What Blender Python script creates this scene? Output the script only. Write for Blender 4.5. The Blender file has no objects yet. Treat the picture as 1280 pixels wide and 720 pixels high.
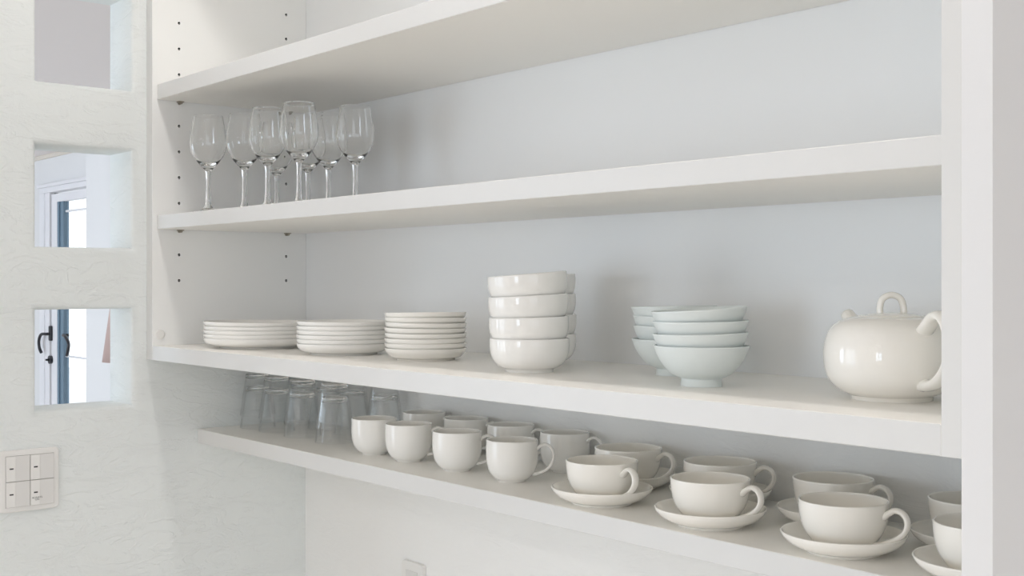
import bpy, bmesh, math, random
from mathutils import Vector, Matrix
random.seed(4)
S = bpy.context.scene
C = S.collection
PI = math.pi
R = math.radians

# ------------------------------------------------------------------ materials
def principled(name, col, rough=0.4, **kw):
    m = bpy.data.materials.new(name); m.use_nodes = True
    b = m.node_tree.nodes['Principled BSDF']
    b.inputs['Base Color'].default_value = (*col, 1)
    b.inputs['Roughness'].default_value = rough
    for k, v in kw.items():
        b.inputs[k.replace('_', ' ')].default_value = v
    return m

def add_bump(m, scale, strength, dist, stretch=(1, 1, 1), detail=4, distort=0.0, rough=0.55):
    nt = m.node_tree; n = nt.nodes; l = nt.links
    tc = n.new('ShaderNodeTexCoord'); mp = n.new('ShaderNodeMapping')
    mp.inputs['Scale'].default_value = stretch
    no = n.new('ShaderNodeTexNoise')
    no.inputs['Scale'].default_value = scale; no.inputs['Detail'].default_value = detail
    no.inputs['Roughness'].default_value = rough; no.inputs['Distortion'].default_value = distort
    bp = n.new('ShaderNodeBump')
    bp.inputs['Strength'].default_value = strength; bp.inputs['Distance'].default_value = dist
    l.new(tc.outputs['Object'], mp.inputs['Vector']); l.new(mp.outputs['Vector'], no.inputs['Vector'])
    l.new(no.outputs['Fac'], bp.inputs['Height'])
    l.new(bp.outputs['Normal'], n['Principled BSDF'].inputs['Normal'])
    return no

def plaster(name, col, strength):
    """hand trowelled plaster: fine grain plus long thin ridges left by the trowel"""
    m = principled(name, col, 0.85)
    nt = m.node_tree; n = nt.nodes; l = nt.links
    tc = n.new('ShaderNodeTexCoord')
    mp = n.new('ShaderNodeMapping'); mp.inputs['Scale'].default_value = (1, 1, 2.6)
    l.new(tc.outputs['Object'], mp.inputs['Vector'])
    a = n.new('ShaderNodeTexNoise'); a.inputs['Scale'].default_value = 10; a.inputs['Detail'].default_value = 5
    a.inputs['Distortion'].default_value = 1.2; a.inputs['Roughness'].default_value = 0.6
    r = n.new('ShaderNodeValToRGB')                      # ridges: thin band of the noise
    r.color_ramp.elements[0].position = 0.44; r.color_ramp.elements[0].color = (0, 0, 0, 1)
    r.color_ramp.elements[1].position = 0.50; r.color_ramp.elements[1].color = (1, 1, 1, 1)
    e = r.color_ramp.elements.new(0.60); e.color = (0.25, 0.25, 0.25, 1)
    f = n.new('ShaderNodeTexNoise'); f.inputs['Scale'].default_value = 160; f.inputs['Detail'].default_value = 3
    ml = n.new('ShaderNodeMath'); ml.operation = 'MULTIPLY_ADD'; ml.inputs[1].default_value = 0.30
    l.new(mp.outputs['Vector'], a.inputs['Vector']); l.new(tc.outputs['Object'], f.inputs['Vector'])
    l.new(a.outputs['Fac'], r.inputs['Fac'])
    l.new(f.outputs['Fac'], ml.inputs[0]); l.new(r.outputs['Color'], ml.inputs[2])
    bp = n.new('ShaderNodeBump'); bp.inputs['Strength'].default_value = strength; bp.inputs['Distance'].default_value = 0.0016
    l.new(ml.outputs[0], bp.inputs['Height']); l.new(bp.outputs['Normal'], n['Principled BSDF'].inputs['Normal'])
    return m

M = {}
M['plaster'] = plaster('trowelled_plaster', (0.80, 0.83, 0.825), 0.55)
M['niche'] = plaster('niche_plaster', (0.87, 0.87, 0.86), 0.25)
M['paint'] = principled('white_wall_paint', (0.78, 0.775, 0.775), 0.8)
M['ceiling'] = principled('ceiling_paper', (0.84, 0.79, 0.775), 0.9)
M['board'] = principled('white_melamine_board', (0.91, 0.893, 0.853), 0.42)
M['edge'] = principled('shaded_board_front', (0.72, 0.715, 0.70), 0.42)  # board fronts coloured darker to offset the strong light falling on them
add_bump(M['board'], 260, 0.05, 0.0005)
M['back'] = principled('white_back_board', (0.89, 0.90, 0.91), 0.45)
add_bump(M['back'], 55, 0.05, 0.0008, (1, 1, 3))
M['side'] = principled('white_side_board', (0.89, 0.893, 0.885), 0.42)
M['hole'] = principled('raw_core_and_mouth_shade', (0.02, 0.018, 0.015), 0.9)  # raw core in the pin holes, painted shade on the spout mouth
M['metal'] = principled('nickel_metal', (0.42, 0.38, 0.32), 0.35, Metallic=1.0)
M['plastic'] = principled('white_plastic', (0.82, 0.81, 0.79), 0.3)
M['plastic2'] = principled('pale_grey_plastic', (0.74, 0.73, 0.715), 0.35)
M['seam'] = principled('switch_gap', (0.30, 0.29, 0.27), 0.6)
M['ink'] = principled('black_ink', (0.03, 0.03, 0.03), 0.5)
M['ceramic'] = principled('white_glazed_ceramic', (0.915, 0.90, 0.865), 0.03)
M['cream'] = principled('cream_glazed_ceramic', (0.915, 0.89, 0.835), 0.03)
M['celadon'] = principled('pale_celadon_ceramic', (0.745, 0.79, 0.775), 0.38)
M['black'] = principled('black_hardware', (0.02, 0.02, 0.025), 0.4)
M['blue'] = principled('blue_grey_weatherstrip', (0.16, 0.24, 0.31), 0.5)
M['vinyl'] = principled('white_vinyl_frame', (0.82, 0.81, 0.83), 0.4)
M['pink'] = principled('pinkish_beige_fabric', (0.56, 0.42, 0.39), 0.9)
add_bump(M['pink'], 400, 0.2, 0.001)
M['trimcream'] = principled('cream_trim', (0.72, 0.66, 0.58), 0.6)

def wood_floor():
    m = principled('oak_floor', (0.55, 0.42, 0.29), 0.4)
    nt = m.node_tree; n = nt.nodes; l = nt.links
    tc = n.new('ShaderNodeTexCoord'); mp = n.new('ShaderNodeMapping')
    br = n.new('ShaderNodeTexBrick')
    br.inputs['Color1'].default_value = (0.74, 0.70, 0.64, 1); br.inputs['Color2'].default_value = (0.68, 0.64, 0.58, 1)
    br.inputs['Mortar'].default_value = (0.36, 0.31, 0.26, 1); br.inputs['Scale'].default_value = 1.0
    br.inputs['Mortar Size'].default_value = 0.002; br.inputs['Brick Width'].default_value = 1.2; br.inputs['Row Height'].default_value = 0.12
    l.new(tc.outputs['Object'], mp.inputs['Vector']); l.new(mp.outputs['Vector'], br.inputs['Vector'])
    l.new(br.outputs['Color'], n['Principled BSDF'].inputs['Base Color'])
    return m
M['floor'] = wood_floor()
M['deck'] = principled('pale_terrace_stone', (0.7, 0.7, 0.7), 0.9)

def glass(name, col, ior=1.5):
    m = bpy.data.materials.new(name); m.use_nodes = True
    b = m.node_tree.nodes['Principled BSDF']
    b.inputs['Base Color'].default_value = (*col, 1)
    b.inputs['Roughness'].default_value = 0.0
    b.inputs['Transmission Weight'].default_value = 1.0
    b.inputs['IOR'].default_value = ior
    return m
M['glass'] = glass('clear_wine_glass', (0.998, 1.0, 0.997))

def thin_glass(name):
    """walls too thin to bend what is seen through them: clear film that mirrors more and more towards grazing"""
    m = bpy.data.materials.new(name); m.use_nodes = True
    nt = m.node_tree; n = nt.nodes; l = nt.links
    n.remove(n['Principled BSDF'])
    tr = n.new('ShaderNodeBsdfTransparent'); tr.inputs['Color'].default_value = (0.994, 0.997, 0.998, 1)
    gl = n.new('ShaderNodeBsdfGlossy'); gl.inputs['Roughness'].default_value = 0.015
    lw = n.new('ShaderNodeLayerWeight'); lw.inputs['Blend'].default_value = 0.5
    pw = n.new('ShaderNodeMath'); pw.operation = 'POWER'; pw.inputs[1].default_value = 4.0
    ma = n.new('ShaderNodeMath'); ma.operation = 'MULTIPLY_ADD'; ma.inputs[1].default_value = 0.90; ma.inputs[2].default_value = 0.035
    mx = n.new('ShaderNodeMixShader')
    l.new(lw.outputs['Facing'], pw.inputs[0]); l.new(pw.outputs[0], ma.inputs[0]); l.new(ma.outputs[0], mx.inputs[0])
    l.new(tr.outputs[0], mx.inputs[1]); l.new(gl.outputs[0], mx.inputs[2])
    l.new(mx.outputs[0], n['Material Output'].inputs['Surface'])
    return m
M['tumbler'] = thin_glass('clear_tumbler_glass')

M['pane'] = glass('window_pane', (1, 1, 1), 1.45)

def lamp_mat(name, col, s):
    m = bpy.data.materials.new(name); m.use_nodes = True
    b = m.node_tree.nodes['Principled BSDF']
    b.inputs['Base Color'].default_value = (0.8, 0.8, 0.8, 1)
    b.inputs['Emission Color'].default_value = (*col, 1); b.inputs['Emission Strength'].default_value = s
    return m

# ------------------------------------------------------------------ mesh helpers
def link(name, bm, mat, parent=None, loc=(0, 0, 0), smooth=False):
    bmesh.ops.recalc_face_normals(bm, faces=bm.faces[:])
    me = bpy.data.meshes.new(name); bm.to_mesh(me); bm.free()
    o = bpy.data.objects.new(name, me); C.objects.link(o)
    mats = mat if isinstance(mat, (list, tuple)) else [mat]
    for x in mats: me.materials.append(x)
    if smooth:
        for p in me.polygons: p.use_smooth = True
    o.parent = parent; o.location = loc
    return o

def box(bm, lo, hi, bevel=0.0, seg=2, mi=0):
    vs = [bm.verts.new((x, y, z)) for x in (lo[0], hi[0]) for y in (lo[1], hi[1]) for z in (lo[2], hi[2])]
    q = [(0, 1, 3, 2), (4, 6, 7, 5), (0, 4, 5, 1), (2, 3, 7, 6), (0, 2, 6, 4), (1, 5, 7, 3)]
    fs = [bm.faces.new([vs[i] for i in f]) for f in q]
    for f in fs: f.material_index = mi
    if bevel:
        es = list({e for f in fs for e in f.edges})
        bmesh.ops.bevel(bm, geom=es, offset=bevel, segments=seg, profile=0.5, affect='EDGES')
    return fs

def boxbm(lo, hi, bevel=0.0, seg=2):
    bm = bmesh.new(); box(bm, lo, hi, bevel, seg); return bm

def smooth_profile(pts, n=5):
    """Catmull-Rom through (r, z) points; a point given three values (r, z, 1) is a sharp corner"""
    out = []
    P = [Vector((p[0], p[1])) for p in pts]; sharp = [len(p) > 2 for p in pts]
    for i in range(len(P) - 1):
        a, b = P[i], P[i + 1]
        pa = P[i - 1] if i > 0 and not sharp[i] else a + (a - b)
        pb = P[i + 2] if i + 2 < len(P) and not sharp[i + 1] else b + (b - a)
        for k in range(n):
            t = k / n
            v = 0.5 * ((2 * a) + (b - pa) * t + (2 * pa - 5 * a + 4 * b - pb) * t * t + (3 * a - pa - 3 * b + pb) * t ** 3)
            out.append((max(v.x, 0.0), v.y))
    out.append((P[-1].x, P[-1].y))
    return out

def lathe(prof, seg=72):
    bm = bmesh.new(); rings = []
    for r, z in prof:
        if r < 1e-6: rings.append([bm.verts.new((0, 0, z))])
        else: rings.append([bm.verts.new((r * math.cos(2 * PI * i / seg), r * math.sin(2 * PI * i / seg), z)) for i in range(seg)])
    for a, b in zip(rings, rings[1:]):
        for i in range(seg):
            j = (i + 1) % seg
            if len(a) == 1 and len(b) == 1: continue
            if len(a) == 1: bm.faces.new((a[0], b[j], b[i]))
            elif len(b) == 1: bm.faces.new((a[i], a[j], b[0]))
            else: bm.faces.new((a[i], a[j], b[j], b[i]))
    return bm

def spline(pts, n=8):
    P = [Vector(p) for p in pts]; out = []
    for i in range(len(P) - 1):
        a, b = P[i], P[i + 1]
        pa = P[i - 1] if i else a + (a - b)
        pb = P[i + 2] if i + 2 < len(P) else b + (b - a)
        for k in range(n):
            t = k / n
            out.append(0.5 * ((2 * a) + (b - pa) * t + (2 * pa - 5 * a + 4 * b - pb) * t * t + (3 * a - pa - 3 * b + pb) * t ** 3))
    out.append(P[-1]); return out

def strap(path, wid, thk, side=Vector((0, 1, 0)), seg=16, bm=None):
    """tube of elliptical section along a path; wid(t) half-width along `side`, thk(t) half-thickness across"""
    bm = bm or bmesh.new(); rings = []; N = len(path)
    for i, p in enumerate(path):
        t = i / (N - 1)
        d = (path[min(i + 1, N - 1)] - path[max(i - 1, 0)]).normalized()
        s = (side - d * side.dot(d)).normalized(); nrm = d.cross(s)
        w, h = wid(t), thk(t)
        rings.append([bm.verts.new(p + s * w * math.cos(2 * PI * k / seg) + nrm * h * math.sin(2 * PI * k / seg)) for k in range(seg)])
    for a, b in zip(rings, rings[1:]):
        for k in range(seg):
            j = (k + 1) % seg; bm.faces.new((a[k], a[j], b[j], b[k]))
    bm.faces.new(rings[0][::-1]); bm.faces.new(rings[-1])
    return bm

def cyl(bm, c, axis, r, h, seg=24, r2=None):
    """cylinder/cone from c along axis by h"""
    axis = Vector(axis).normalized(); q = axis.to_track_quat('Z', 'Y').to_matrix()
    r2 = r if r2 is None else r2; c = Vector(c)
    A = [bm.verts.new(c + q @ Vector((r * math.cos(2 * PI * i / seg), r * math.sin(2 * PI * i / seg), 0))) for i in range(seg)]
    B = [bm.verts.new(c + q @ Vector((r2 * math.cos(2 * PI * i / seg), r2 * math.sin(2 * PI * i / seg), h))) for i in range(seg)]
    for i in range(seg):
        j = (i + 1) % seg; bm.faces.new((A[i], A[j], B[j], B[i]))
    bm.faces.new(A[::-1]); bm.faces.new(B)

def tag(o, label, cat, group=None):
    o['label'] = label; o['category'] = cat
    if group: o['group'] = group
    return o

def thing(name, label, cat, loc=(0, 0, 0), rz=0.0, group=None):
    o = bpy.data.objects.new(name, None); C.objects.link(o)
    o.empty_display_size = 0.02
    o.location = loc; o.rotation_euler = (0, 0, rz)
    return tag(o, label, cat, group)

def dup(src, label, loc, rot=(0, 0, 0), group=None):
    r = src.copy(); C.objects.link(r); r.location = loc; r.rotation_euler = rot; r['label'] = label
    if group: r['group'] = group
    for ch in list(src.children):
        c = ch.copy(); C.objects.link(c); c.parent = r
        for g in list(ch.children):
            k = g.copy(); C.objects.link(k); k.parent = c
    return r

def place(src, used, label, loc, rot=(0, 0, 0), group=None):
    """the first of a kind is the source itself, every other one a copy"""
    if not used:
        used.append(1); src.location = loc; src.rotation_euler = rot; src['label'] = label
        if group: src['group'] = group
        return src
    return dup(src, label, loc, rot, group)

def struct(o): o['kind'] = 'structure'; return o

# ------------------------------------------------------------------ dimensions (metres)
EYE = 1.45
YF = 1.05                      # cabinet front
YS = 1.0606                    # front of the adjustable shelves
YB = 1.4255                    # cabinet back panel face
YW = 1.4414                    # niche wall face
XI = -2.4484; XW = -2.479      # left panel inner face / left wall face
XR = -0.6112; XR2 = -0.5905; XR3 = -0.5593
XWB = XW - 0.124
Z1T, Z1B = 1.8733, 1.8409
Z2T, Z2B = 1.5927, 1.5629
Z3T, Z3B = 1.3137, 1.2826
Z4T, Z4B = 1.1237, 1.0924
Y4 = 1.1679
CEIL = 2.40
CABTOP = 2.22
YD = 3.07                      # garden side wall of the next room

# ------------------------------------------------------------------ the room
struct(link('floor', boxbm((-10.4, -3.4, -0.1), (2.8, YD + 0.10, 0)), M['floor']))
struct(link('ground', boxbm((-22, YD + 0.15, -0.3), (4, 20, -0.12)), M['deck']))
struct(link('ceiling', boxbm((-10.4, -3.4, CEIL), (2.8, 3.3, CEIL + 0.1)), M['ceiling']))

def wall_with_holes(name, mat, axis, face, back, us, holes, z0=0.0, z1=CEIL, bevel=0.0, seg=4):
    """a wall slab lying in the plane axis=face..back; us = extent along the other axis; holes = [(u0,u1,z0,z1)]"""
    U = sorted({us[0], us[1], *[h[0] for h in holes], *[h[1] for h in holes]})
    Z = sorted({z0, z1, *[h[2] for h in holes], *[h[3] for h in holes]})
    def solid(i, j):
        if i < 0 or j < 0 or i >= len(U) - 1 or j >= len(Z) - 1: return False
        cu, cz = (U[i] + U[i + 1]) / 2, (Z[j] + Z[j + 1]) / 2
        return not any(h[0] < cu < h[1] and h[2] < cz < h[3] for h in holes)
    bm = bmesh.new(); V = {}
    def v(i, j, s):
        k = (i, j, s)
        if k not in V:
            d = face if s == 0 else back
            V[k] = bm.verts.new((d, U[i], Z[j]) if axis == 'x' else (U[i], d, Z[j]))
        return V[k]
    for i in range(len(U) - 1):
        for j in range(len(Z) - 1):
            if not solid(i, j): continue
            for s in (0, 1): bm.faces.new((v(i, j, s), v(i + 1, j, s), v(i + 1, j + 1, s), v(i, j + 1, s)))
            for (di, dj, a, b) in ((-1, 0, (i, j), (i, j + 1)), (1, 0, (i + 1, j), (i + 1, j + 1)), (0, -1, (i, j), (i + 1, j)), (0, 1, (i, j + 1), (i + 1, j + 1))):
                if not solid(i + di, j + dj):
                    bm.faces.new((v(*a, 0), v(*b, 0), v(*b, 1), v(*a, 1)))
    bmesh.ops.recalc_face_normals(bm, faces=bm.faces[:])
    def hole_edges(front):
        es = []
        for e in bm.edges:
            if len(e.link_faces) != 2 or e.calc_face_angle(0) < 0.5: continue
            a, b = e.verts[0].co, e.verts[1].co; mid = (a + b) / 2
            u, d0, d1 = (mid.y, a.x, b.x) if axis == 'x' else (mid.x, a.y, b.y)
            on_front = abs(d0 - face) < 1e-5 and abs(d1 - face) < 1e-5
            if on_front == front and any(h[0] - 1e-4 <= u <= h[1] + 1e-4 and h[2] - 1e-4 <= mid.z <= h[3] + 1e-4 for h in holes): es.append(e)
        return es
    if bevel:                       # the room side edges are rounded off softly, the others only eased
        bmesh.ops.bevel(bm, geom=hole_edges(True), offset=bevel, segments=seg, profile=0.5, affect='EDGES')
    o = link(name, bm, mat)
    for p in o.data.polygons: p.use_smooth = True
    o.data.set_sharp_from_angle(angle=R(50))
    return struct(o)

OP_Y = (0.818, 1.019)
wall_with_holes('wall_left', M['plaster'], 'x', XW, XWB, (0.36, YW + 0.12),
                [(*OP_Y, 1.186, 1.393), (*OP_Y, 1.522, 1.731), (*OP_Y, 1.860, 2.064)], bevel=0.013)
struct(link('wall_back', boxbm((XW, YW, 0), (2.7, YW + 0.12, CEIL)), M['niche']))
struct(link('wall_partition', boxbm((XR2, YF, 0), (XR3, YW, CEIL), 0.0004), M['paint']))
RW = (-1.7, 0.3, 0.85, 2.0)  # unseen window opening, added for fill light from the right
wall_with_holes('wall_right', M['paint'], 'x', 2.6, 2.72, (-3.3, YW), [RW])
KW = (-0.28, 0.56, 0.85, 1.80)
LW1 = (-5.9, -3.3, 0.05, 2.1); LW2 = (-9.4, -6.8, 0.05, 2.1)
wall_with_holes('wall_rear', M['paint'], 'y', -3.2, -3.32, (-10.3, 2.72), [KW, LW1, LW2])
struct(link('wall_far_left', boxbm((-10.32, -3.2, 0), (-10.2, 3.19, CEIL)), M['paint']))
struct(link('wall_garden_side', boxbm((XWB - 0.12, YW + 0.12, 0), (XWB, 3.19, CEIL)), M['paint']))
# garden door opening in the far wall of the next room
DX0, DX1, DZ = -8.96, -7.55, 2.11
wall_with_holes('wall_garden', M['paint'], 'y', YD, YD + 0.10, (-10.2, XWB), [(DX0, DX1, 0.0, DZ)])
struct(link('wall_closet', boxbm((-7.5, 2.78, 0), (-6.7, YD, CEIL), 0.004), M['paint']))

# window frames of the rear wall (they also show as reflections in the glaze)
def rear_window(n, x0, x1, z0, z1, cols, rows):
    bm = bmesh.new(); y0, y1 = -3.29, -3.23; f = 0.05
    box(bm, (x0, y0, z0), (x0 + f, y1, z1)); box(bm, (x1 - f, y0, z0), (x1, y1, z1))
    box(bm, (x0 + f, y0, z0), (x1 - f, y1, z0 + f)); box(bm, (x0 + f, y0, z1 - f), (x1 - f, y1, z1))
    for k in range(1, cols):
        x = x0 + (x1 - x0) * k / cols; box(bm, (x - 0.03, y0, z0 + f), (x + 0.03, y1, z1 - f))
    for k in range(1, rows):
        z = z0 + (z1 - z0) * k / rows
        for c in range(cols):
            a = x0 + (x1 - x0) * c / cols + (f if c == 0 else 0.03); b = x0 + (x1 - x0) * (c + 1) / cols - (f if c == cols - 1 else 0.03)
            box(bm, (a, y0 + 0.01, z - 0.015), (b, y1 - 0.01, z + 0.015))
    struct(link('window_%d' % n, bm, M['vinyl']))
rear_window(1, *KW, 2, 2)
rear_window(2, *LW1, 2, 1)
rear_window(3, *LW2, 2, 1)
bm = bmesh.new()
for a, b in ((RW[0], RW[0] + 0.05), ((RW[0] + RW[1]) / 2 - 0.03, (RW[0] + RW[1]) / 2 + 0.03), (RW[1] - 0.05, RW[1])): box(bm, (2.64, a, RW[2]), (2.69, b, RW[3]))
for a, b in ((RW[2], RW[2] + 0.05), (RW[3] - 0.05, RW[3])):
    box(bm, (2.645, RW[0] + 0.05, a), (2.685, (RW[0] + RW[1]) / 2 - 0.03, b)); box(bm, (2.645, (RW[0] + RW[1]) / 2 + 0.03, a), (2.685, RW[1] - 0.05, b))
struct(link('window_4', bm, M['vinyl']))  # frame of the added side window

# garden door seen through the wall openings
bm = bmesh.new()
box(bm, (DX0 - 0.19, YD - 0.030, 0), (DX0 - 0.09, YD, DZ + 0.0), 0.004)
box(bm, (DX0 - 0.09, YD - 0.022, 0), (DX0 - 0.0, YD, DZ - 0.0), 0.004)
box(bm, (DX0 - 0.19, YD - 0.030, DZ), (DX1, YD, DZ + 0.04), 0.004)
box(bm, (DX0 - 0.21, YD - 0.045, DZ + 0.04), (DX1, YD, DZ + 0.065), 0.004)
struct(link('trim_1', bm, M['vinyl']))
struct(link('trim_2', boxbm((-10.2, YD - 0.02, CEIL - 0.03), (-7.5, YD, CEIL), 0.004), M['trimcream']))

door = bpy.data.objects.new('door_1', None); C.objects.link(door); door.location = ((DX0 + DX1) / 2, YD + 0.02, 0); struct(door)
def dl(x): return x - (DX0 + DX1) / 2
bm = bmesh.new()
fx = DX0 + 0.014                # a dark gap stays between jamb and leaf
box(bm, (dl(fx), -0.03, 0.02), (dl(fx + 0.115), 0.02, DZ - 0.014), 0.003)
box(bm, (dl(fx + 0.115), -0.02, 0.02), (dl(DX1 - 0.02), 0.02, 0.17), 0.003)
box(bm, (dl(fx + 0.115), -0.03, DZ - 0.075), (dl(DX1 - 0.02), 0.02, DZ - 0.014), 0.003)
box(bm, (dl(DX1 - 0.12), -0.02, 0.17), (dl(DX1 - 0.02), 0.02, DZ - 0.075), 0.003)
box(bm, (dl(fx + 0.235), -0.010, 0.905), (dl(DX1 - 0.12), 0.010, 0.918))
box(bm, (dl(fx + 0.235), -0.010, 1.955), (dl(DX1 - 0.12), 0.010, 1.970))
link('door_leaf', bm, M['vinyl'], door)
bm = bmesh.new()
for a, b, q in ((0.115, 0.150, 0.026), (0.152, 0.205, 0.018), (0.207, 0.235, 0.024)):
    box(bm, (dl(fx + a), -q, 0.17), (dl(fx + b), 0.02, DZ - 0.075))
link('weather_strip', bm, M['blue'], door)
link('pane', boxbm((dl(fx + 0.235), -0.003, 0.17), (dl(DX1 - 0.12), 0.003, DZ - 0.075)), M['pane'], door)
link('gap_shadow_strip', boxbm((dl(DX0 + 0.001), -0.005, 0.0), (dl(fx - 0.0005), 0.02, DZ - 0.002)), M['seam'], door)  # dark strip set into the gap, its colour stands for the shade there
def lever(name, x, y, side):
    p = spline([(dl(x), y, 1.065), (dl(x), y - 0.04, 1.065), (dl(x) + side * 0.07, y - 0.055, 1.060), (dl(x) + side * 0.125, y - 0.055, 1.015), (dl(x) + side * 0.115, y - 0.055, 0.960), (dl(x) + side * 0.085, y - 0.05, 0.925)], 6)
    bm = strap(p, lambda t: 0.011, lambda t: 0.011, Vector((0, 1, 0)), 10)
    return link(name, bm, M['black'], door, smooth=True)
h = lever('door_handle', DX0 + 0.02, -0.03, -0.9)
link('handle_plate', boxbm((dl(DX0 - 0.002), -0.048, 1.015), (dl(DX0 + 0.044), -0.030, 1.125), 0.006), M['black'], h)
lever('door_handle', fx + 0.285, -0.004, 1.2)
bm = bmesh.new(); cyl(bm, (dl(DX0 + 0.02), -0.03, 0.875), (0, -1, 0), 0.030, 0.02, 16); box(bm, (dl(DX0 + 0.012), -0.075, 0.868), (dl(DX0 + 0.028), -0.05, 0.882), 0.002)
link('door_lock', bm, M['black'], door)

# pendant lamp in the next room, only its shade's flank shows
px, py = -4.063, 1.645
pend = thing('pendant_lamp', 'pinkish beige cone pendant shade seen through the lowest wall opening', 'pendant lamp', (px, py, 1.171))
link('lamp_shade', lathe([(0.076, 0.0), (0.078, 0.0), (0.034, 0.32), (0.0, 0.325), (0.0, 0.32), (0.032, 0.315), (0.076, 0.0)], 48), M['pink'], pend, smooth=True)
bm = bmesh.new(); cyl(bm, (0, 0, 0.32), (0, 0, 1), 0.003, CEIL - 1.171 - 0.32 - 0.02, 8); cyl(bm, (0, 0, CEIL - 1.171 - 0.02), (0, 0, 1), 0.045, 0.02, 24)
link('cord', bm, M['vinyl'], pend)

# ------------------------------------------------------------------ the shelf cabinet
cab = thing('wall_cabinet', 'large white open cabinet built into the wall niche', 'cabinet', ((XI + XR) / 2, (YF + YB) / 2, Z3B))
cx, cy, cz = cab.location
def cpart(name, lo, hi, mat, bev=0.0012):
    return link(name, boxbm(tuple(a - b for a, b in zip(lo, cab.location)), tuple(a - b for a, b in zip(hi, cab.location)), bev), mat, cab)
HOLE_Y = (1.1108, 1.3727); HZ0 = 1.5088; PITCH = 0.05586
# left panel with two rows of drilled pin holes
bm = bmesh.new()
ks = [k for k in range(-1, 11)]
pan = boxbm((XW + 0.0005, YF, Z3B), (XI, YB, CABTOP), 0.0012)
me = bpy.data.meshes.new('panel_tmp'); pan.to_mesh(me); pan.free(); me.materials.append(M['side']); me.materials.append(M['hole'])
po = bpy.data.objects.new('panel_tmp', me); C.objects.link(po)
cut = bmesh.new()
for k in ks:
    for y in HOLE_Y: cyl(cut, (XI - 0.013, y, HZ0 + k * PITCH), (1, 0, 0), 0.0030, 0.02, 14)
bmesh.ops.recalc_face_normals(cut, faces=cut.faces[:])
for f in cut.faces: f.material_index = 1
cme = bpy.data.meshes.new('cut_tmp'); cut.to_mesh(cme); cut.free(); cme.materials.append(M['board']); cme.materials.append(M['hole'])
co = bpy.data.objects.new('cut_tmp', cme); C.objects.link(co)
md = po.modifiers.new('b', 'BOOLEAN'); md.operation = 'DIFFERENCE'; md.object = co; md.solver = 'EXACT'
dg = bpy.context.evaluated_depsgraph_get()
side = bpy.data.meshes.new_from_object(po.evaluated_get(dg))
bpy.data.objects.remove(po); bpy.data.objects.remove(co)
side.transform(Matrix.Translation((-cx, -cy, -cz)))
so = bpy.data.objects.new('side_panel', side); C.objects.link(so); so.parent = cab
cpart('side_panel', (XR, YF, Z3B), (XR2, YB, CABTOP), M['board'], 0.0003)
cpart('bottom_panel', (XI, YF, Z3B), (XR, YB, Z3T), M['board'])
cpart('top_panel', (XI, YF, CABTOP - 0.03), (XR, YB, CABTOP), M['board'])
cpart('back_panel', (XW + 0.0005, YB, Z3B), (XR2 - 0.0005, YW - 0.0005, CABTOP), M['back'], 0)
for z in (Z1B, Z2B):
    for y in HOLE_Y:
        bm = bmesh.new()
        cyl(bm, (XI - cx, y - cy, z - 0.0035 - cz), (1, 0, 0), 0.0033, 0.004, 16)
        box(bm, (XI + 0.001 - cx, y - 0.0065 - cy, z - 0.0022 - cz), (XI + 0.013 - cx, y + 0.0065 - cy, z - cz), 0.0008)
        cyl(bm, (XI + 0.004 - cx, y - cy, z - 0.0035 - cz), (1, 0, 0), 0.0030, 0.008, 12)
        p = link('shelf_pin', bm, M['metal'], cab); p['label'] = 'nickel shelf pin'
cap = lathe(smooth_profile([(0.0105, 0), (0.0103, 0.0016), (0.008, 0.0028), (0, 0.0034)], 4), 32)
bmesh.ops.rotate(cap, verts=cap.verts[:], matrix=Matrix.Rotation(PI / 2, 3, 'Y'))
link('screw_cap', cap, M['plastic'], cab, (XI - cx, 1.0672 - cy, 1.337 - cz), True)

def shade_fronts(o):  # gives the front faces their toned-down colour, against too much light
    if o.data.materials.find('shaded_board_front') < 0: o.data.materials.append(M['edge'])
    k = o.data.materials.find('shaded_board_front')
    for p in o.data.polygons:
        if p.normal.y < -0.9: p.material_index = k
shade_fronts(so)
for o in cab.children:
    if o.name.split('.')[0] in ('side_panel', 'bottom_panel'): shade_fronts(o)

def shelf(label, y0, z0, z1):
    bm = boxbm((-(XR - XI) / 2 + 0.0012, -(YB - 0.001 - y0) / 2, 0), ((XR - XI) / 2 - 0.0012, (YB - 0.001 - y0) / 2, z1 - z0), 0.0012)
    o = link('shelf_board', bm, M['board'], None, ((XI + XR) / 2, (y0 + YB - 0.001) / 2, z0))
    shade_fronts(o)
    return tag(o, label, 'shelf', 'adjustable shelves of the cabinet')
shelf('highest white shelf board, empty, running out of the top of the frame', YS, Z1B, Z1T)
shelf('white shelf board the stemmed wine glasses stand on', YS, Z2B, Z2T)
o = link('wall_shelf', boxbm((XW - 0.002 + 0.002, 0, 0), (XR2, YW - Y4, Z4T - Z4B), 0.0015), M['board'], None, (0, Y4, Z4B))
shade_fronts(o)
tag(o, 'lowest white wall shelf carrying the cups, mugs and tumblers', 'shelf')

# ------------------------------------------------------------------ crockery
G = {}
def rimcap(outer, inner):
    """join an outer profile (upwards) and an inner one (downwards) with a rounded lip"""
    (r0, z0), (r1, z1) = outer[-1], inner[0]
    m = ((r0 + r1) / 2, max(z0, z1) + abs(r0 - r1) * 0.45)
    q = [((r0 * 3 + m[0]) / 4, (z0 + m[1] * 3) / 4 ), m, ((r1 * 3 + m[0]) / 4, (z1 + m[1] * 3) / 4)]
    return outer + q + inner

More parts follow.
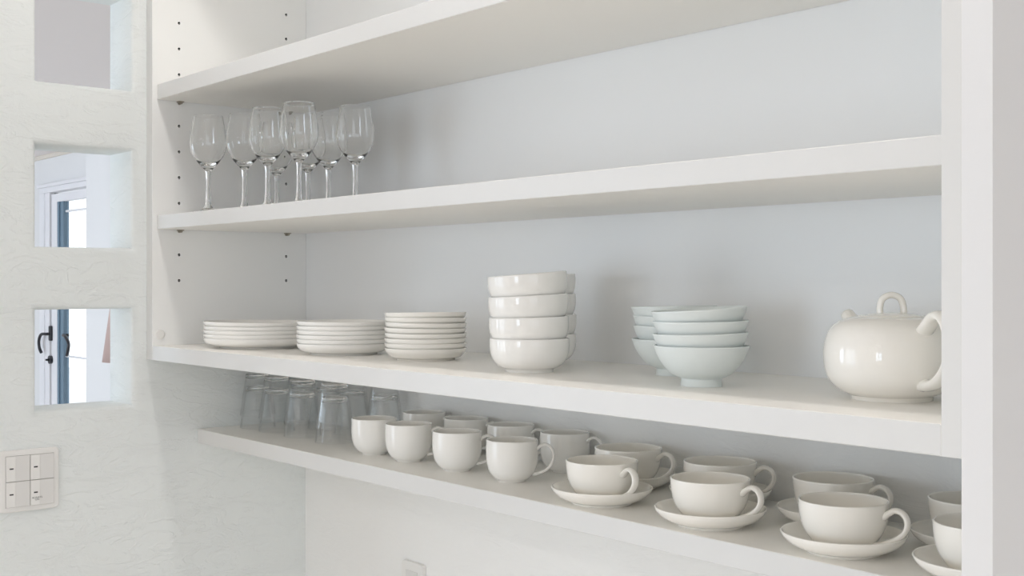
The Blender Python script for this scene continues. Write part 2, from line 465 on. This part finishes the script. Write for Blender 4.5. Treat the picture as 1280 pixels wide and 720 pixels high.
# plates: coupe shape with upright rim on a low foot ring
def plate_mesh(Rr, foot):
    h = 0.0205
    out = smooth_profile([(0, 0.0032), (foot - 0.006, 0.0032, 1), (foot - 0.0045, 0.0, 1), (foot - 0.001, 0.0, 1), (foot + 0.0005, 0.0028), (foot + (Rr - foot) * 0.45, 0.0054), (Rr - 0.0062, 0.0098), (Rr - 0.0016, 0.0150), (Rr, h)], 5)
    inn = smooth_profile([(Rr - 0.0019, h - 0.0001), (Rr - 0.0036, 0.0158), (Rr - 0.0090, 0.0108), (foot + (Rr - foot) * 0.35, 0.0078), (foot - 0.01, 0.0066), (0, 0.0066)], 5)
    return lathe(rimcap(out, inn), 96)
ORD = ['topmost', 'second from the top', 'third from the top', 'fourth from the top', 'fifth from the top', 'sixth from the top', 'seventh from the top', 'bottom one']
def plate_stack(Rr, foot, x, y, n, step, desc, group, tilts, mat, offs):
    src = None; used = []
    for i in range(n):
        top = n - 1 - i
        which = ORD[top] if i else 'at the very bottom'
        if src is None:
            src = tag(link('plate', plate_mesh(Rr, foot), mat, smooth=True), '', 'plate', group)
        lab = '%s, %s' % (desc, which if (i == 0 or top == 0) else which)
        t = tilts[i]
        place(src, used, lab, (x + offs[i][0], y + offs[i][1], Z3T + i * step), (t[0], t[1], i * 0.7), group)
rnd = random.Random(7)
def offs(n, a): return [(0, 0)] + [(rnd.uniform(-a, a), rnd.uniform(-a, a)) for _ in range(n - 1)]
plate_stack(0.1175, 0.086, -2.243, 1.199, 5, 0.0082, 'large white dinner plate in the leftmost stack of five', 'large plates', [(0, 0)] * 4 + [(R(0.5), 0)], M['ceramic'], offs(5, 0.0005))
plate_stack(0.0885, 0.064, -1.932, 1.206, 6, 0.0083, 'medium white plate in the middle stack of six', 'medium plates', [(0, 0)] * 6, M['ceramic'], offs(6, 0.0005))
plate_stack(0.0718, 0.052, -1.699, 1.228, 8, 0.0088, 'small white plate in the right-hand stack of eight', 'small plates', [(0, 0), (0, 0), (R(.3), R(-.3)), (R(.5), R(-.3)), (R(.6), R(-.3)), (R(.8), R(-.5)), (R(1.0), R(-.5)), (R(1.3), R(-.8))], M['cream'], offs(8, 0.0008))

# straight sided deep bowls
def deep_bowl():
    o = smooth_profile([(0, 0.0026), (0.0300, 0.0026, 1), (0.0315, 0.0, 1), (0.0358, 0.0, 1), (0.0372, 0.0042), (0.0455, 0.0080), (0.0535, 0.0150), (0.0588, 0.0255), (0.0608, 0.0380), (0.0606, 0.0500)], 6)
    i = smooth_profile([(0.0580, 0.0500), (0.0578, 0.0380), (0.0556, 0.0270), (0.0500, 0.0170), (0.0420, 0.0105), (0.0300, 0.0080), (0, 0.0075)], 6)
    return lathe(rimcap(o, i), 96)
def rice_bowl():
    o = smooth_profile([(0, 0.0060), (0.0225, 0.0060, 1), (0.0238, 0.0, 1), (0.0272, 0.0, 1), (0.0264, 0.0060), (0.0262, 0.0102, 1), (0.0330, 0.0128), (0.0420, 0.0185), (0.0515, 0.0295), (0.0580, 0.0410), (0.0624, 0.0525)], 6)
    i = smooth_profile([(0.0604, 0.0525), (0.0556, 0.0415), (0.0488, 0.0310), (0.0400, 0.0220), (0.0310, 0.0156), (0.0265, 0.0128), (0, 0.0126)], 6)
    return lathe(rimcap(o, i), 96)
VIEW = R(-50)      # tilts of stacked bowls are about the axis that points at the viewer
def tilted(ang, ang2=0.0):
    ax = Vector((math.sin(R(50)), -math.cos(R(50)), 0)); rt = Vector((math.cos(R(50)), math.sin(R(50)), 0))
    return (Matrix.Rotation(ang, 3, ax) @ Matrix.Rotation(ang2, 3, rt)).to_euler()
def bowl_stack(name, src, used, x, y, steps, tilts, desc, group, cat='bowl'):
    n = len(steps)
    for i in range(n):
        top = n - 1 - i
        w = 'at the bottom' if i == 0 else ['topmost', 'second from the top', 'third from the top'][top]
        ax = tilts[i]
        place(src, used, '%s, %s' % (desc, w), (x, y, Z3T + steps[i]), tilted(R(ax[0]), R(ax[1])), group)
b = tag(link('deep_bowl', deep_bowl(), M['ceramic'], smooth=True), '', 'bowl'); used = []
bowl_stack('deep_bowl', b, used, -1.372, 1.186, [0, 0.0323, 0.0648, 0.0975], [(0, 0), (1.3, 0), (3.0, 0), (4.6, 0.5)], 'white straight-sided bowl in the front stack of four', 'deep white bowls')
bowl_stack('deep_bowl', b, used, -1.4798, 1.301, [0, 0.0323, 0.0648, 0.097], [(0, 0), (-0.5, 0), (1.0, 0), (1.5, 0)], 'white straight-sided bowl in the stack hidden behind', 'deep white bowls')
b = tag(link('rice_bowl', rice_bowl(), M['celadon'], smooth=True), '', 'bowl'); used = []
bowl_stack('rice_bowl', b, used, -1.038, 1.195, [0, 0.0165, 0.0322, 0.0480], [(0, 0), (1.4, 0), (0.9, 0), (3.6, 0)], 'pale celadon footed rice bowl in the front stack', 'celadon rice bowls')
bowl_stack('rice_bowl', b, used, -1.184, 1.304, [0, 0.0175, 0.0322, 0.0475], [(0, 0), (-2.4, 0), (-2.0, 0), (0.8, -1)], 'pale celadon footed rice bowl in the stack behind', 'celadon rice bowls')

# teapot
tp = thing('teapot', 'round cream white teapot with looped lid handle at the right end of the shelf', 'teapot', (-0.778, 1.229, Z3T), R(-27))
o = smooth_profile([(0, 0.003), (0.041, 0.003, 1), (0.0425, 0, 1), (0.0455, 0, 1), (0.0466, 0.0045), (0.0515, 0.0065), (0.0600, 0.0110), (0.0698, 0.0205), (0.0757, 0.0340), (0.0775, 0.0510), (0.0755, 0.0685), (0.0680, 0.0840), (0.0545, 0.0930), (0.0385, 0.0962)], 6)
i = smooth_profile([(0.0360, 0.0945), (0.0360, 0.0920), (0.0500, 0.0880), (0.0620, 0.0790), (0.0700, 0.0660), (0.0725, 0.0550), (0.0715, 0.0420), (0.0660, 0.0290), (0.0560, 0.0170), (0.0400, 0.0100), (0, 0.0080)], 5)
link('body', lathe(rimcap(o, i), 96), M['cream'], tp, smooth=True)
lid = link('lid', lathe(smooth_profile([(0, 0.0925), (0.0345, 0.0925, 1), (0.0352, 0.0950), (0.0345, 0.0968), (0.0240, 0.0992), (0.0120, 0.1005), (0, 0.1009)], 5), 72), M['cream'], tp, smooth=True)
a = R(70)                        # the loop stands nearly square to the line of sight
dv = Vector((math.cos(a), math.sin(a), 0)); sd = Vector((-math.sin(a), math.cos(a), 0))
pts = [dv * -0.0130 + Vector((0, 0, 0.0975)), dv * -0.0135 + Vector((0, 0, 0.1070)), dv * -0.0105 + Vector((0, 0, 0.1165)), dv * -0.001 + Vector((0, 0, 0.1210)),
       dv * 0.0090 + Vector((0, 0, 0.1175)), dv * 0.0130 + Vector((0, 0, 0.1080)), dv * 0.0135 + Vector((0, 0, 0.0975))]
link('lid_handle', strap(spline(pts, 7), lambda t: 0.0068, lambda t: 0.0038, sd, 18), M['cream'], lid, smooth=True)
pts = [(0.060, 0, 0.0765), (0.073, 0, 0.0860), (0.089, 0, 0.0985), (0.106, 0, 0.0970), (0.1180, 0, 0.0800), (0.1200, 0, 0.0600), (0.1110, 0, 0.0410), (0.0940, 0, 0.0275), (0.0780, 0, 0.0225), (0.066, 0, 0.0225)]
link('handle', strap(spline(pts, 8), lambda t: 0.0100 + 0.0012 * abs(2 * t - 1) ** 3, lambda t: 0.0056 + 0.0028 * abs(2 * t - 1) ** 4, Vector((0, 1, 0)), 20), M['cream'], tp, smooth=True)
pts = [(-0.058, 0, 0.060), (-0.074, 0, 0.070), (-0.090, 0, 0.084), (-0.104, 0, 0.0965)]
sp = strap(spline(pts, 6), lambda t: 0.019 - 0.011 * t, lambda t: 0.019 - 0.011 * t, Vector((0, 1, 0)), 24)
link('spout', sp, M['cream'], tp, smooth=True)
# dark disc painted as the shade in the spout's mouth
mo = bmesh.new(); cyl(mo, (-0.1036, 0, 0.0962), (-0.745, 0, 0.667), 0.0055, 0.0007, 20)
link('spout_mouth_shade', mo, M['hole'], tp)

# mugs
def ear(Rr, pts, wid, thk): return strap(spline([(Rr + u, 0, z) for u, z in pts], 7), wid, thk, Vector((0, 1, 0)), 16)
def make_mug():
    t = thing('mug', '', 'mug', group='white mugs')
    o = smooth_profile([(0, 0.002), (0.0190, 0.002, 1), (0.0200, 0, 1), (0.0222, 0, 1), (0.0240, 0.0022), (0.0312, 0.0075), (0.0378, 0.0165), (0.0415, 0.0285), (0.0428, 0.0410), (0.0428, 0.0550), (0.0425, 0.0670)], 6)
    i = smooth_profile([(0.0397, 0.0670), (0.0398, 0.0550), (0.0398, 0.0410), (0.0384, 0.0290), (0.0345, 0.0180), (0.0270, 0.0098), (0.0150, 0.0065), (0, 0.006)], 6)
    link('mug_body', lathe(rimcap(o, i), 80), M['ceramic'], t, smooth=True)
    link('handle', ear(0.0428, [(-0.0022, 0.0535), (0.0055, 0.0590), (0.0140, 0.0605), (0.0225, 0.0545), (0.0262, 0.0425), (0.0225, 0.0290), (0.0120, 0.0185), (0.0, 0.0135), (-0.0085, 0.0125)], lambda t: 0.0050 + 0.001 * abs(2 * t - 1) ** 3, lambda t: 0.0027 + 0.0009 * abs(2 * t - 1) ** 4), M['ceramic'], t, smooth=True)
    return t
mug = make_mug(); used = []
for (x, y, az, lab) in [(-1.903, 1.255, 48, 'white mug at the far left of the front row, next to the tumblers'),
                    (-1.789, 1.255, 46, 'white mug second from the left in the front row'),
                    (-1.645, 1.256, 44, 'white mug third from the left in the front row'),
                    (-1.499, 1.258, 40, 'rightmost front-row white mug, its whole handle in view'),
                    (-1.928, 1.390, 30, 'back-row white mug at the far left, behind the second front mug'),
                    (-1.792, 1.390, 28, 'back-row white mug second from the left, behind the third front mug'),
                    (-1.660, 1.390, 26, 'back-row white mug third from the left, behind the rightmost front mug'),
                    (-1.515, 1.390, 24, 'rightmost back-row white mug, standing left of the footless tea cup')]:
    lab = lab.replace('standing left of the footless tea cup', 'mostly uncovered')
    place(mug, used, lab, (x, y, Z4T), (0, 0, R(az)), 'white mugs')

# cups and saucers
def make_cup():
    t = thing('tea_cup', '', 'cup', group='white tea cups')
    o = smooth_profile([(0, 0.002), (0.0250, 0.002, 1), (0.0262, 0, 1), (0.0288, 0, 1), (0.0305, 0.0022), (0.0385, 0.0085), (0.0460, 0.0190), (0.0508, 0.0320), (0.0530, 0.0450), (0.0535, 0.0563)], 6)
    i = smooth_profile([(0.0510, 0.0563), (0.0504, 0.0450), (0.0482, 0.0325), (0.0432, 0.0200), (0.0350, 0.0110), (0.0230, 0.0072), (0, 0.0065)], 6)
    link('cup_body', lathe(rimcap(o, i), 88), M['cream'], t, smooth=True)
    link('handle', ear(0.0535, [(-0.0035, 0.0415), (0.0040, 0.0475), (0.0125, 0.0515), (0.0215, 0.0485), (0.0265, 0.0395), (0.0240, 0.0285), (0.0140, 0.0185), (0.0, 0.0115), (-0.0110, 0.0080), (-0.0160, 0.0075)], lambda t: 0.0058 + 0.0014 * abs(2 * t - 1) ** 3, lambda t: 0.0034 + 0.0012 * abs(2 * t - 1) ** 4), M['cream'], t, smooth=True)
    return t
def saucer_mesh():
    o = smooth_profile([(0, 0.002), (0.0410, 0.002, 1), (0.0422, 0, 1), (0.0450, 0, 1), (0.0468, 0.0028), (0.0570, 0.0062), (0.0665, 0.0118), (0.0725, 0.0180), (0.0750, 0.0232)], 6)
    i = smooth_profile([(0.0726, 0.0232), (0.0698, 0.0186), (0.0645, 0.0140), (0.0550, 0.0095), (0.0430, 0.0068), (0.0310, 0.0062), (0.0300, 0.0055), (0, 0.0055)], 5)
    return lathe(rimcap(o, i), 96)
cup = make_cup(); sau = tag(link('saucer', saucer_mesh(), M['cream'], smooth=True), '', 'saucer', 'white saucers'); uc, us = [], []
for (x, y, az, where) in [(-1.266, 1.236, -8, 'front row, leftmost, beside the mugs'),
                      (-1.058, 1.236, 5, 'front row, second from the left'),
                      (-0.8485, 1.236, 9, 'front row, third from the left'),
                      (-0.6685, 1.236, 10, 'front row, far right, cut off'),
                      (-1.336, 1.363, 15, 'back row, leftmost, behind the first front cup'),
                      (-1.148, 1.363, 24, 'back row, second from the left'),
                      (-0.952, 1.363, 10, 'back row, third from the left'),
                      (-0.750, 1.363, 10, 'back row, far right, cut off')]:
    place(sau, us, 'white coupe saucer under a cup in the ' + where, (x, y, Z4T), (0, 0, 0), 'white saucers')
    place(cup, uc, 'white tea cup on its saucer in the ' + where, (x, y, Z4T + 0.0057), (0, 0, R(az)), 'white tea cups')

# stemmed wine glasses: bowl, stem and foot are open shells that meet edge to edge
def make_wine():
    t = thing('wine_glass', '', 'wine glass', group='stemmed wine glasses')
    o = smooth_profile([(0.0060, 0.086), (0.0080, 0.0893), (0.0140, 0.0955), (0.0240, 0.1075), (0.0328, 0.1215), (0.0370, 0.1370), (0.0368, 0.1530), (0.0338, 0.1760), (0.0298, 0.2000)], 7)
    i = smooth_profile([(0.0288, 0.2000), (0.0327, 0.1760), (0.0356, 0.1530), (0.0357, 0.1370), (0.0312, 0.1220), (0.0222, 0.1085), (0.0110, 0.1005), (0, 0.0985)], 7)
    link('bowl', lathe(rimcap(o, i), 72), M['glass'], t, smooth=True)
    link('stem', lathe(smooth_profile([(0.0105, 0.0095), (0.0072, 0.0170), (0.0051, 0.0320), (0.0046, 0.0600), (0.0050, 0.0780), (0.0060, 0.0860)], 6), 72), M['glass'], t, smooth=True)
    link('foot', lathe(smooth_profile([(0, 0.0008), (0.0200, 0.0004), (0.0335, 0.0, 1), (0.0345, 0.0008), (0.0335, 0.0018), (0.0210, 0.0038), (0.0145, 0.0065), (0.0105, 0.0095)], 6), 72), M['glass'], t, smooth=True)
    return t
wg = make_wine(); used = []
for (x, y, lab) in [(-2.297, 1.106, 'leftmost in the front row'), (-2.221, 1.149, 'second from the left in the front row'),
                    (-2.118, 1.146, 'third from the left in the front row'), (-2.016, 1.158, 'tallest looking one, rightmost in the front row'),
                    (-2.303, 1.268, 'back row, half hidden behind the third front glass'), (-2.190, 1.279, 'back row, seen through the tallest looking front glass'),
                    (-2.103, 1.276, 'back row, second from the right'), (-1.983, 1.264, 'rightmost of all, back row')]:
    place(wg, used, 'clear stemmed wine glass, ' + lab, (x, y, Z2T), (0, 0, 0), 'stemmed wine glasses')

# tumblers standing upside down in nested pairs
def tumbler_parts():
    h, Rb, Rt = 0.093, 0.0395, 0.0262        # rim at z=0, thick base on top
    hb = h - 0.0105
    ro = lambda z: Rb + (Rt - Rb) * z / h
    zs = [0.003, 0.012, 0.025, 0.04, 0.055, 0.07, hb - 0.004]
    o = [(Rb, 0.0008)] + [(ro(z), z) for z in zs] + [(ro(hb), hb)]
    i = [(ro(hb) - 0.0035, hb - 0.0003)] + [(ro(z) - 0.0017, z) for z in zs[::-1]] + [(Rb - 0.0015, 0.0006), (Rb - 0.0008, 0), (Rb, 0.0008)]
    bm = lathe(o + i + [], 72)
    bmesh.ops.remove_doubles(bm, verts=bm.verts[:], dist=1e-5)
    # close the wall ring under the base
    base = lathe([(0, hb), (0.012, hb + 0.0004), (ro(hb) - 0.0035, hb - 0.0003 + 0.0005), (ro(hb) - 0.0002, hb + 0.0002), (ro(h - 0.002), h - 0.002), (ro(h) - 0.0012, h - 0.0003), (ro(h) - 0.0035, h), (0.014, h - 0.0010), (0, h - 0.0014)], 72)
    return bm, base
bmw, bmb = tumbler_parts()
tum = tag(link('tumbler', bmw, M['tumbler'], smooth=True), '', 'tumbler', 'upside-down glass tumblers'); used = []
link('thick_base', bmb, M['glass'], tum, smooth=True)
TST = 0.0280
for (x, y, where) in [(-2.420, 1.285, 'front-row pair at the far left'), (-2.333, 1.285, 'front-row pair second from the left'),
                      (-2.222, 1.285, 'front-row pair third from the left'), (-2.098, 1.287, 'front-row pair nearest the mugs'),
                      (-2.405, 1.388, 'back-row pair at the far left'), (-2.300, 1.388, 'back-row pair second from the left'),
                      (-2.190, 1.388, 'back-row pair third from the left'), (-2.066, 1.388, 'back-row pair behind the leftmost mug')]:
    place(tum, used, 'clear upside-down tumbler, lower one of the ' + where, (x, y, Z4T), (0, 0, 0), 'upside-down glass tumblers')
    place(tum, used, 'clear upside-down tumbler, upper one of the ' + where, (x, y, Z4T + TST), (0, 0, 0), 'upside-down glass tumblers')

# ------------------------------------------------------------------ switch plate on the left wall, outlet on the back wall
sw = thing('light_switch', 'white wall switch plate with four rocker keys on the left plaster wall', 'light switch', (XW, 0.8025, 0.9875), R(0))
# local: x out of the wall, y along it, z up
bm = boxbm((0.0005, -0.0585, 0.0), (0.0075, 0.0585, 0.1245), 0.0)
es = [e for e in bm.edges if abs(e.verts[0].co.x - e.verts[1].co.x) > 0.005]
bmesh.ops.bevel(bm, geom=es, offset=0.008, segments=5, profile=0.5, affect='EDGES')
es = [e for e in bm.edges if all(v.co.x > 0.007 for v in e.verts)]
bmesh.ops.bevel(bm, geom=es, offset=0.003, segments=3, profile=0.5, affect='EDGES')
link('switch_plate', bm, M['plastic'], sw)
link('key_recess', boxbm((0.0070, -0.0475, 0.0105), (0.0079, 0.0478, 0.1135)), M['seam'], sw)
for ci, y0 in enumerate((-0.0470, 0.0005)):
    for ri, z0 in enumerate((0.0110, 0.0625)):
        y1 = y0 + 0.0465; z1 = z0 + 0.0505
        k = link('rocker_key', boxbm((0.0075, y0, z0), (0.0105, y1, z1), 0.0006), M['plastic2'], sw)
        link('finger_strip', boxbm((0.0104, y0 + 0.0005, z0 + 0.0005), (0.0114, y0 + 0.018, z1 - 0.0005), 0.0004), M['plastic'], k)
        link('indicator_mark', boxbm((0.0113, y0 + 0.0062, z0 + 0.0245), (0.0117, y0 + 0.0138, z0 + 0.0272)), M['ink'], k)
        if ci == 1 and ri == 0:
            for txt, zz in (('ALWAYS', 0.0135), ('ON', 0.0095)):
                cu = bpy.data.curves.new('t', 'FONT'); cu.body = txt; cu.size = 0.0052; cu.align_x = 'CENTER'; cu.extrude = 0.00008
                to = bpy.data.objects.new('t', cu); C.objects.link(to)
                dg = bpy.context.evaluated_depsgraph_get(); tm = bpy.data.meshes.new_from_object(to.evaluated_get(dg))
                bpy.data.objects.remove(to)
                tm.transform(Matrix.Translation((0.01155, y0 + 0.0125, z0 + zz)) @ Matrix(((0, 0, 1, 0), (1, 0, 0, 0), (0, 1, 0, 0), (0, 0, 0, 1))))
                tm.materials.clear(); tm.materials.append(M['ink'])
                tt = bpy.data.objects.new('lettering', tm); C.objects.link(tt); tt.parent = k

ol = thing('wall_outlet', 'white outlet plate on the wall below the lowest shelf', 'outlet', (-2.031, YW, 0.7475))
bm = boxbm((-0.038, -0.009, 0), (0.038, -0.0005, 0.12), 0.0)
es = [e for e in bm.edges if abs(e.verts[0].co.y - e.verts[1].co.y) > 0.005]
bmesh.ops.bevel(bm, geom=es, offset=0.007, segments=5, profile=0.5, affect='EDGES')
es = [e for e in bm.edges if all(v.co.y < -0.0085 for v in e.verts)]
bmesh.ops.bevel(bm, geom=es, offset=0.0025, segments=3, profile=0.5, affect='EDGES')
link('outlet_plate', bm, M['plastic'], ol)
link('socket_insert', boxbm((-0.021, -0.0105, 0.018), (0.021, -0.0088, 0.102), 0.0008), M['plastic2'], ol)

# ------------------------------------------------------------------ light
def area(name, loc, rot, sx, sy, power, col):
    L = bpy.data.lights.new(name, 'AREA'); L.shape = 'RECTANGLE'; L.size = sx; L.size_y = sy; L.energy = power; L.color = col
    o = bpy.data.objects.new(name, L); C.objects.link(o); o.location = loc; o.rotation_euler = rot; return o
COOL = (0.69, 0.84, 1.0); WARM = (1.0, 0.965, 0.92)
def winlight(name, w, power):
    area(name, ((w[0] + w[1]) / 2, -3.36, (w[2] + w[3]) / 2), (R(90), 0, 0), w[1] - w[0], w[3] - w[2], power, COOL)
winlight('daylight_kitchen_window', KW, 21)
area('added_side_fill', (2.76, (RW[0] + RW[1]) / 2, (RW[2] + RW[3]) / 2), (R(90), 0, R(90)), RW[1] - RW[0], RW[3] - RW[2], 3, COOL)  # fill light added behind the side window
winlight('daylight_living_window', LW1, 36)
winlight('daylight_far_window', LW2, 115)

# recessed ceiling lamps
lm = lamp_mat('lamp_glow', WARM, 60)
def make_down():
    t = thing('ceiling_downlight', '', 'ceiling light', group='recessed ceiling downlights')
    link('trim_ring', lathe([(0.050, 0), (0.062, 0), (0.062, -0.004), (0.052, -0.006), (0.050, -0.004), (0.050, 0)], 32), M['plastic'], t, smooth=True)
    link('lamp_glass', lathe([(0, 0), (0.050, 0), (0.050, -0.002), (0, -0.002)], 32), lm, t)
    return t
dn = make_down(); used = []
for x, y, e, lab in [(-2.0, 0.88, 2, 'far left above the cabinet front'), (-1.3, 0.88, 2, 'middle above the cabinet front'), (-0.6, 0.88, 2, 'right above the cabinet front'),
             (-1.4, -1.5, 15.5, 'middle row, far left'), (-0.4, -1.5, 15.5, 'middle row, second from the left'), (0.6, -1.5, 15.5, 'middle row, second from the right'), (1.6, -1.5, 15.5, 'middle row, far right'),
             (-1.4, -2.7, 16, 'rear row, far left'), (-0.4, -2.7, 16, 'rear row, second from the left'), (0.6, -2.7, 16, 'rear row, second from the right'), (1.6, -2.7, 16, 'rear row, far right')]:
    place(dn, used, 'round recessed warm white ceiling downlight, ' + lab, (x, y, CEIL - 0.0005), (0, 0, 0), 'recessed ceiling downlights')
    L = bpy.data.lights.new('downlight', 'SPOT'); L.energy = e; L.color = WARM; L.shadow_soft_size = 0.05; L.spot_size = R(165); L.spot_blend = 0.6
    lo = bpy.data.objects.new('downlight_lamp', L); C.objects.link(lo); lo.location = (x, y, CEIL - 0.02)

w = bpy.data.worlds.new('sky'); S.world = w; w.use_nodes = True
bg = w.node_tree.nodes['Background']; bg.inputs['Color'].default_value = (0.88, 0.94, 1.0, 1); bg.inputs['Strength'].default_value = 2.2

# ------------------------------------------------------------------ camera
cam = bpy.data.cameras.new('camera'); co = bpy.data.objects.new('camera', cam); C.objects.link(co)
cam.sensor_width = 36.0; cam.sensor_fit = 'HORIZONTAL'; cam.lens = 1490.74 / 1280 * 36
cam.shift_y = (352.3 - 360) / 1280
cam.clip_start = 0.05; cam.clip_end = 100
co.location = (0, 0, EYE); co.rotation_euler = (R(90), 0, R(50))
S.camera = co

S.view_settings.view_transform = 'Standard'; S.view_settings.look = 'None'
S.view_settings.gamma = 1.0; S.view_settings.exposure = -0.10; S.view_settings.use_curve_mapping = False
S.cycles.max_bounces = 48; S.cycles.diffuse_bounces = 8; S.cycles.glossy_bounces = 6; S.cycles.transmission_bounces = 48; S.cycles.transparent_max_bounces = 48
S.cycles.use_denoising = True
